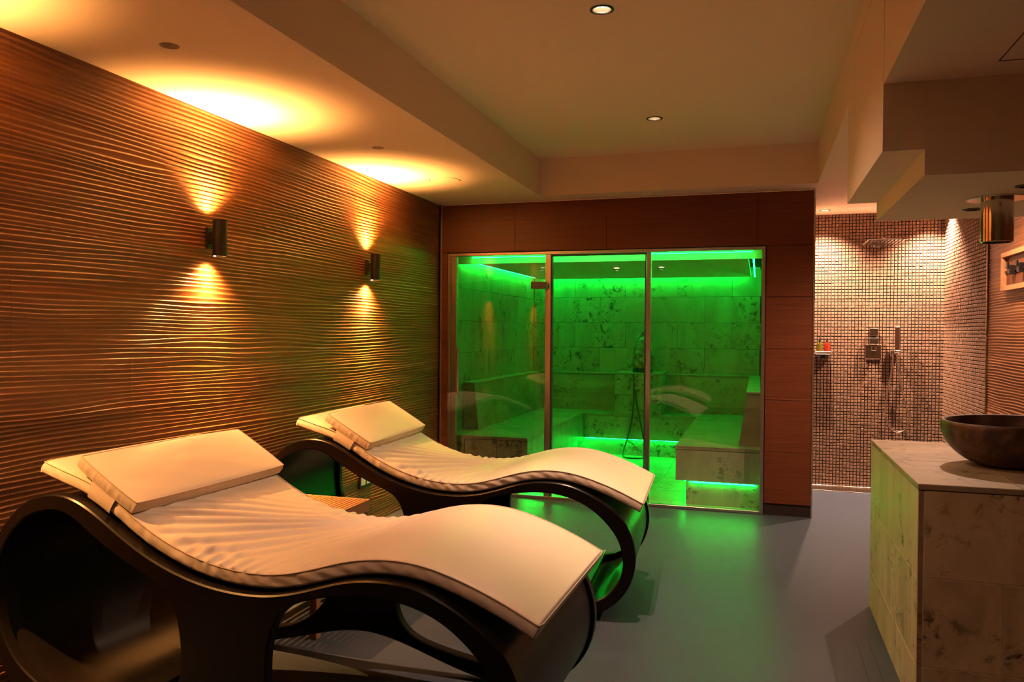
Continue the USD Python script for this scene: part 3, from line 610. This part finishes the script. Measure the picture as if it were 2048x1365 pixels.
def make_lounger(label, loc, rz):
    t = thing('wave_lounger', label, 'lounger', loc, rz, 'wave loungers along the left wall')
    obj('side_frame', plate(-.050, -.008), 'black_lacquer', t, 35)
    obj('side_frame', plate(LW + .008, LW + .050), 'black_lacquer', t, 35)
    # the shell: round the head, along the seat and round the foot, a step inside the frames' edges
    full = inset(OUTs, .013)
    z, x = full[:, 1], full[:, 0]
    i0 = int(np.argmin(np.hypot(x - K * 1.28, z - .02))); i1 = int(np.argmin(np.hypot(x - K * .22, z - .02)))
    path = np.roll(full, -i0, 0); n = (i1 - i0) % len(full); path = path[:n + 1]
    obj('shell', ribbon(path, -.0085, LW + .0085, .014, 1), 'shell_lacquer', t, 30)
    obj('cross_bar', cat([cbx(K * 1.335, K * 1.375, -.008, LW + .008, .088, .112, .003)]), 'grey_metal', t)
    mt = obj('mattress', mattress(), 'leather', t, 50)
    obj('piping', tube(seam_loop(), .0024, 6), 'piping', mt, True)
    # pillow: rests on the slope of the head end
    a0, a1 = K * .155, K * .368
    x0, z0 = on_line(.165, TH + .004); ang = math.atan2(EYE - K * (EYE - .872) - (EYE - K * (EYE - .997)), K * (.358 - .150))
    pm, rimv = cushion(.285, LW + .012, .043, .012)
    Tm = trimesh.transformations.translation_matrix((K * .147, -.004, EYE - K * (EYE - 1.000))) @ trimesh.transformations.rotation_matrix(-ang, (0, 1, 0))
    pm.apply_transform(Tm); pl = obj('pillow', pm, 'leather', t, 50)
    rv = np.vstack([rimv, rimv[:1]]); rv = (Tm @ np.c_[rv, np.ones(len(rv))].T).T[:, :3]
    obj('piping', tube(rv, .0022, 6), 'piping', pl, True)
    # the strap that holds the pillow: a band round the mattress
    aa = np.linspace(.235, .345, 14)
    for sgn, tp in ((-1, -.0075), (1, LW + .0075)):
        up = [np.stack([on_line(aa, h)[0], np.full(14, tp + sgn * b), on_line(aa, h)[1]], 1) for h, b in ((TH + .018, -.001), (TH * .75, .003), (TH * .35, .0035), (.002, 0), (-.004, -.004))]
        v = np.vstack(up + [u + (0, -sgn * .003, 0) for u in up]); f = []
        for o in (0, 5 * 14):
            for r in range(4):
                for c in range(13):
                    a = o + r * 14 + c; f += [[a, a + 1, a + 15], [a, a + 15, a + 14]]
        obj('strap', trimesh.Trimesh(v, f, process=False), 'leather', pl, True)
    return t
L1 = make_lounger('nearest cream leather lounger on a black double-loop frame, in front of the other', (-2.464, 2.216, 0), math.degrees(-.028))
L2 = copy(L1, (-2.406, 3.774, 0), 'cream leather lounger with black double-loop frame, nearer the glass steam room', math.degrees(.058))

# ---- slatted side table between the loungers
tb = thing('side_table', 'low slatted teak side table between the two loungers', 'table', (-2.36, 3.17, 0))
TW, TD, TZ = .452, .51, .55
ns_ = 18
for i in range(ns_):
    a = .012 + i * (TW - .024) / ns_; obj('slat', cbx(a, a + (TW - .024) / ns_ - .007, .012, TD - .012, TZ - .014, TZ, .0015), 'teak', tb)
for a, b, c, d in ((0, TW, 0, .012), (0, TW, TD - .012, TD), (0, .012, .0125, TD - .0125), (TW - .012, TW, .0125, TD - .0125)): obj('apron', cbx(a, b, c, d, TZ - .06, TZ, .0015), 'teak', tb)
for a in (.013, TW - .051):
    for b in (.013, TD - .051): obj('leg', cbx(a, a + .038, b, b + .038, 0, TZ - .0145, .002), 'teak', tb)

# ================================================================== LAMPS
def make_sconce(label, loc):
    t = thing('wall_sconce', label, 'wall lamp', loc, 0, 'black up-and-down wall lamps on the left wall')
    # local origin at the wall, mid height; tube 0.078 off the wall
    tx, R, H = .078, .036, .092
    m = lathe([(R, -H), (R, H), (R - .004, H), (R - .004, H - .050), (0, H - .050)], 36); m2 = lathe([(0, -H + .050), (R - .004, -H + .050), (R - .004, -H), (R, -H)], 36)
    b = cat([m, m2]); b.apply_translation((tx, 0, 0)); trimesh.repair.fix_normals(b); obj('tube', b, 'black_paint', t, 30)
    obj('bracket', cat([cbx(.004, .022, -.020, .020, -.055, .055, .002), cbx(.020, tx - R + .006, -.012, .012, -.03, .03, .001)]), 'black_paint', t)
    for sgn in (1, -1):
        l = lathe([(0, 0), (R - .007, 0), (R - .007, .004), (0, .004)], 24); l.apply_translation((tx, 0, sgn * (H - .046) - .002)); obj('lens', l, 'lamp_disc', t)
    for up in (True, False):
        for k, (ang, w, dx, dz) in enumerate(((15, .55, .012, .012), (25, .75, .014, .010), (38, .80, .020, .005), (58, .62, .026, .001), (72, .035, 0.0, .004))):
            spot(t, ('beam_up' if up else 'beam_down') + (f'_{k:03d}' if k else ''), (tx - dx, 0, (H - dz) * (1 if up else -1)), not up, SCONCE_W * w, SCONCE_C, ang, 1.0, .009)
    return t
make_sconce('black cylinder wall lamp above the nearest lounger', (XL, 3.414, 1.888))
make_sconce('black cylinder wall lamp closer to the glass steam room', (XL, 5.135, 1.878))
make_sconce('black cylinder wall lamp out of frame at left, its glow on the ceiling', (XL, 1.693, 1.888))
def downlight(name, label, loc, r, lit=None, group=None, ring='black_paint'):
    t = thing(name, label, 'downlight', loc, 0, group)
    m = lathe([(r + .008, 0), (r + .008, -.003), (r - .003, -.004), (r - .006, .0), (r - .008, .035), (0, .035)], 40); obj('bezel', m, ring, t, 30)
    if lit:
        l = lathe([(0, .020), (r - .012, .020), (r - .012, .026), (0, .026)], 28); obj('lens', l, lit[0], t)
        if lit[1]:
            spot(t, 'beam', (0, 0, .012), True, lit[1], lit[2], lit[3], .9, .016)
            if len(lit) > 4: spot(t, 'spill', (0, 0, .011), True, lit[1] * lit[4], lit[2], 68, .9, .014)
    return t
tr = 'lit downlights in the raised ceiling tray'
downlight('downlight', 'nearer lit downlight with black ring in the raised ceiling tray', (TRAY[0][0], TRAY[0][1], HT), .045, ('lamp_disc', DOWN_W * 1.6, DOWN_C, 30, .25), tr)
downlight('downlight', 'lit downlight with black ring in the raised ceiling tray, closer to the steam room', (TRAY[1][0], TRAY[1][1], HT), .045, ('lamp_disc', DOWN_W, DOWN_C, 30, .30), tr)
downlight('downlight', 'lit downlight in the ceiling tray out of frame above the viewpoint', (TRAY[2][0], TRAY[2][1], HT), .045, ('lamp_disc', DOWN_W * .32, DOWN_C, 75), tr)
downlight('downlight', 'lit downlight in the ceiling tray out of frame behind the viewpoint', (TRAY[3][0], TRAY[3][1], HT), .045, ('lamp_disc', DOWN_W * .2, DOWN_C, 70), tr)
so = 'unlit recessed openings in the low soffit'
def recess(label, x, y):
    t = thing('recessed_spot', label, 'downlight', (x, y, HC), 0, so)
    obj('can', lathe([(.0402, .0005), (.0385, .0005), (.0385, .045), (0, .045), (0, .05), (.0402, .05), (.0402, .0005)], 36), 'plaster', t, 30)
    obj('lens', lathe([(0, .040), (.03, .040), (.03, .0445), (0, .0445)], 24), 'dark_plastic', t); return t
recess('unlit recessed spot in the low soffit, left of the nearer wall lamp glow', *SOFFIT_HOLES[0][:2])
recess('unlit recessed spot in the low soffit, between the two wall lamps', *SOFFIT_HOLES[1][:2])
recess('small unlit recessed spot just above the striped wall, near the tray corner', *SOFFIT_HOLES[3][:2])
sp = thing('ceiling_speaker', 'round flush speaker in the low soffit near the second wall lamp', 'speaker', (-2.229, 5.453, HC))
obj('grille', lathe([(0, -.0015), (.110, -.0015), (.112, .001), (.112, .02), (0, .02)], 56), 'plaster', sp, 30)
obj('rim', lathe([(.112, .004), (.1178, .004), (.1178, .02), (.112, .02), (.112, .004)], 56), 'dark_plastic', sp, 30)
sd = thing('smoke_detector', 'flat round detector on the strip of soffit above the glazing', 'detector', (-.865, 6.404, HC))
obj('body', lathe([(0, -.012), (.034, -.012), (.040, -.008), (.042, 0), (0, 0)], 40), 'plaster', sd, 30)
sh = 'lit downlights over the shower'
downlight('shower_downlight', 'lit downlight over the left side of the shower, above the soap bottles', (SOFFIT_HOLES[4][0], SOFFIT_HOLES[4][1], HC), .042, ('lamp_disc', SHOWER_W, SHOWER_C, 56), sh, 'steel')
downlight('shower_downlight', 'lit downlight over the right side of the shower, hidden by the bulkhead', (SOFFIT_HOLES[5][0], SOFFIT_HOLES[5][1], HC), .042, ('lamp_disc', SHOWER_W, SHOWER_C, 56), sh, 'steel')
downlight('passage_downlight', 'lit downlight before the shower by the right wall, hidden by the bulkhead', (SOFFIT_HOLES[6][0], SOFFIT_HOLES[6][1], HC), .042, ('lamp_disc', VANITY_W, SHOWER_C, 70), None, 'steel')
vg = 'dark recessed spots over the vanity'
downlight('vanity_spot', 'dark recessed spot in the bulkhead behind the hanging metal cylinder', (VHOLES[0][0], VHOLES[0][1], H2), .032, ('dark_plastic', 0, 0, 0), vg)
downlight('vanity_spot', 'dark recessed spot in the bulkhead in front of the hanging metal cylinder', (VHOLES[1][0], VHOLES[1][1], H2), .032, ('dark_plastic', 0, 0, 0), vg)
cy = thing('cylinder_lamp', 'brushed metal cylinder lamp hanging under the bulkhead over the stone vanity', 'lamp', (.905, 3.60, H2))
obj('canopy', lathe([(0, 0), (.108, 0), (.108, -.004), (.106, -.006), (0, -.006)], 60), 'chrome', cy, 30)
obj('body', lathe([(.0, -.006), (.058, -.006), (.058, -.176), (.056, -.178), (.052, -.178), (.052, -.150), (0, -.150)], 64), 'chrome', cy, 30)

# ================================================================== SHOWER FITTINGS
rh = thing('rain_shower_head', 'large square rain shower head on the mosaic wall', 'shower head', (1.03, DM - .006, 2.255))
obj('plate', cbx(-.15, .15, -.62, -.20, -.030, -.020, .003), 'chrome', rh)
nz = [lathe([(.004, 0), (.003, -.004), (0, -.004)], 8) for _ in range(1)][0]; q = []
for i in range(9):
    for j in range(12): mm = nz.copy(); mm.apply_translation((-.125 + i * .03125, -.595 + j * .034, -.030)); q.append(mm)
obj('nozzles', cat(q), 'rubber', rh, kind='stuff')
obj('arm', cat([cbx(-.012, .012, -.42, -.002, -.012, .008, .002), cbx(-.02, .02, -.43, -.38, -.020, -.012, .002)]), 'chrome', rh)
obj('flange', cbx(-.03, .03, -.010, 0, -.03, .026, .002), 'chrome', rh)
mx = thing('shower_mixer', 'square thermostatic shower mixer with two block knobs on the mosaic wall', 'mixer', (1.008, DM - .006, 1.262))
obj('plate', cbx(-.066, .066, -.010, 0, -.066, .066, .003), 'bronze', mx)
obj('lever', cat([cbx(-.020, .020, -.055, -.010, .012, .05, .003)]), 'chrome', mx)
obj('knob', cbx(-.034, .034, -.06, 0, .070, .130, .003), 'bronze', mx); obj('knob', cbx(-.034, .034, -.06, 0, .145, .218, .003), 'bronze', mx)
hh = thing('hand_shower', 'slim hand shower in its wall holder with looped metal hose', 'hand shower', (1.20, DM - .006, 1.26))
obj('wand', cbx(-.020, .020, -.075, -.050, .02, .235, .004), 'bronze', hh)
obj('holder', cat([cbx(-.028, .028, -.085, -.035, 0, .02, .003), cbx(-.014, .014, -.040, 0, -.015, .012, .003), cbx(-.052, -.028, -.03, 0, -.035, .02, .003)]), 'chrome', hh)
obj('hose', tube(spline([(0, -.062, .004), (.002, -.060, -.06), (.03, -.05, -.25), (.085, -.03, -.48), (.112, -.026, -.60), (.095, -.026, -.68), (.035, -.026, -.725), (-.03, -.026, -.70), (-.075, -.026, -.62), (-.085, -.026, -.50), (-.06, -.026, -.30), (-.03, -.028, -.08), (-.032, -.030, -.012)], 160), .0075, 8), 'chrome', hh, True)
sf = thing('soap_shelf', 'small metal wall shelf under the two soap bottles', 'shelf', (.58, DM - .006, 1.235))
obj('tray', cat([cbx(-.075, .058, -.10, 0, .0, .006, .002), cbx(-.075, .058, -.10, -.094, .0065, .028, .002)]), 'steel', sf)
obj('bracket', cat([cbx(-.055, .045, -.02, 0, -.045, -.0005, .003)]), 'dark_plastic', sf)
for dx in (-.038, .028): m = lathe([(0, .004), (.012, .004), (.014, 0), (0, 0)], 20); m.apply_transform(rot); m.apply_translation((dx, -.0201, -.022)); obj('knob', m, 'chrome', sf, 30)
def bottle(label, x, mt):
    t = thing('soap_bottle', label, 'bottle', (x, DM - .055, 1.2415), 0, None)
    obj('body', lathe([(0, 0), (.026, 0), (.028, .004), (.028, .085), (.022, .098), (.011, .104), (.011, .112), (0, .112)], 28), mt, t, 30)
    obj('pump', cat([lathe([(0, .1125), (.012, .1125), (.012, .124), (.004, .126), (.004, .145), (0, .145)], 16), cbx(-.006, .006, -.036, .008, .1455, .154, .002)]), 'dark_plastic', t, 30)
    return t
bottle('olive green pump bottle on the soap shelf in the shower', .545, 'soap_green'); bottle('red pump bottle on the soap shelf in the shower', .610, 'soap_red')
dr = thing('linear_drain', 'long metal floor drain at the foot of the mosaic wall', 'drain', (1.0, 7.80, 0))
obj('channel', cbx(-.58, .58, -.10, .13, .0005, .004, .001), 'bronze', dr); obj('lip', cbx(-.345, .58, -.118, -.103, .0005, .006, .002), 'chrome', dr); obj('lip', cbx(-.58, .58, .131, .142, .0005, .010, .002), 'chrome', dr)
fh = thing('floor_cover', 'flush rectangular floor cover beside the stone vanity', 'floor cover', (.475, 3.45, 0))
obj('lid', cbx(-.026, .026, -.30, .52, .0005, .002, .0005), 'resin_floor', fh)
obj('edge', cat([bx(-.030, -.0262, -.30, .524, .0004, .0016), bx(.0262, .030, -.30, .524, .0004, .0016), bx(-.026, .026, .5202, .524, .0004, .0016)]), 'dark_plastic', fh)

# ================================================================== VANITY, BASIN, RACK, SOCKET
vn = thing('stone_vanity', 'stone-tiled vanity block at right with a dark basin on top', 'vanity', (XV, YV0, 0))
def vp(name, m, mt): m.apply_translation((-XV, -YV0, 0)); return obj(name, m, mt, vn)
vp('core', bx(XV + .0012, XR - .014, YV0 + .0012, YV1 - .012, 0, HV - .03), 'grout_light')
zs = [.0, .200, .528, HV - .0235]
def vside(a, b, i): vp('tile', cbx(XV, XV + .0115, a + .001, b - .001, zs[i] + .001, zs[i + 1] - .001, .0015), 'stone_v')
for a, b in ((YV0 + .008, YV1),): vside(a, b, 2)
for a, b in ((YV0 + .008, 3.724), (3.724, YV1)): vside(a, b, 1)
for a, b in ((YV0 + .008, 3.95), (3.95, YV1)): vside(a, b, 0)
def vfront(a, b, i): vp('tile', cbx(a + .001, b - .001, YV0, YV0 + .0115, zs[i] + .001, zs[i + 1] - .001, .0015), 'stone_v')
for a, b in ((XV + .020, 1.19), (1.19, XR - .014)): vfront(a, b, 2)
for a, b in ((XV + .020, .848), (.848, 1.45), (1.45, XR - .014)): vfront(a, b, 1)
for a, b in ((XV + .020, 1.15), (1.15, XR - .014)): vfront(a, b, 0)
vp('corner_trim', cat([cbx(XV + .0015, XV + .019, YV0 + .001, YV0 + .0075, 0, HV - .0245, .001)]), 'stone_h')
for a, b in ((YV0 - .004, 3.80), (3.8015, YV1)):
    for c, d in ((XV - .003, .905), (.9065, XR - .014)):
        vp('top_slab', cbx(c, d, a, b, HV - .022, HV, .0025), 'stone_h')
# basin: elliptical hollow bowl, slightly irregular
def basin():
    A, B, n = .285, .252, 72; th = np.linspace(0, 2 * np.pi, n, endpoint=False)
    prof = [(.0, .002), (.42, .000), (.56, .010), (.72, .034), (.86, .070), (.955, .112), (.995, .150), (1.0, .176), (.985, .188), (.95, .190), (.915, .184), (.89, .160), (.80, .105), (.62, .060), (.36, .036), (.0, .030)]
    pr = spline(prof[1:-1], 60); pr = np.vstack([[0, .0], pr, [0, .034]]); V = []
    for r, z in pr:
        w = 1 + .022 * np.sin(2 * th + .6) + .012 * np.sin(3 * th + 2)
        V.append(np.stack([A * r * w * np.cos(th), B * r * w * np.sin(th), np.full(n, max(z, 0)) + (.005 * np.sin(th + .8) * (z > .12) * (z - .12) / .07)], 1))
    f = []; k = np.arange(n); kn = (k + 1) % n
    for i in range(len(pr) - 1): f += [np.stack([i * n + k, i * n + kn, (i + 1) * n + kn], 1), np.stack([i * n + k, (i + 1) * n + kn, (i + 1) * n + k], 1)]
    m = trimesh.Trimesh(np.vstack(V), np.vstack(f), process=False); m.merge_vertices(); m.update_faces(m.nondegenerate_faces()); trimesh.repair.fix_normals(m); return m
bs = thing('basin', 'dark brown carved wash basin bowl standing on the stone vanity', 'basin', (1.035, 3.79, HV))
obj('bowl', basin(), 'petrified', bs, 40)
ra = thing('hook_rack', 'oak framed rack with black square hooks on the right wall', 'rack', (XR - .004, 5.70, 1.845))
y1_, y0_ = .35, -.49
for nm_, m in (('frame_rail', cbx(-.040, -.006, y0_, y1_, .095, .128, .002)), ('frame_rail', cbx(-.040, -.006, y0_, y1_, -.128, -.095, .002)), ('frame_stile', cbx(-.040, -.006, y1_ - .033, y1_, -.0945, .0945, .002)), ('frame_stile', cbx(-.040, -.006, y0_, y0_ + .033, -.0945, .0945, .002))): obj(nm_, m, 'oak', ra)
obj('back_board', bx(-.012, -.006, y0_ + .034, y1_ - .034, -.0944, .0944), 'zebrano', ra)
obj('hook_bar', cbx(-.026, -.018, -.36, y1_ - .040, -.006, .006, .001), 'black_paint', ra)
for hy_ in (.13, -.06, -.25): obj('hook', cat([cbx(-.052, -.0125, hy_ - .022, hy_ + .022, -.028, .032, .003), cbx(-.064, -.052, hy_ - .02, hy_ + .02, .01, .05, .003)]), 'black_paint', ra)
ol = thing('wall_socket', 'black double wall socket low on the left wall behind the far lounger', 'socket', (XL + .006, 5.13, .345))
obj('frame', cbx(-.004, .006, -.09, .09, -.055, .055, .002), 'dark_plastic', ol)
for a in (-.042, .042): obj('plate', cbx(.0062, .010, a - .032, a + .032, -.033, .033, .002), 'plate_white', ol)
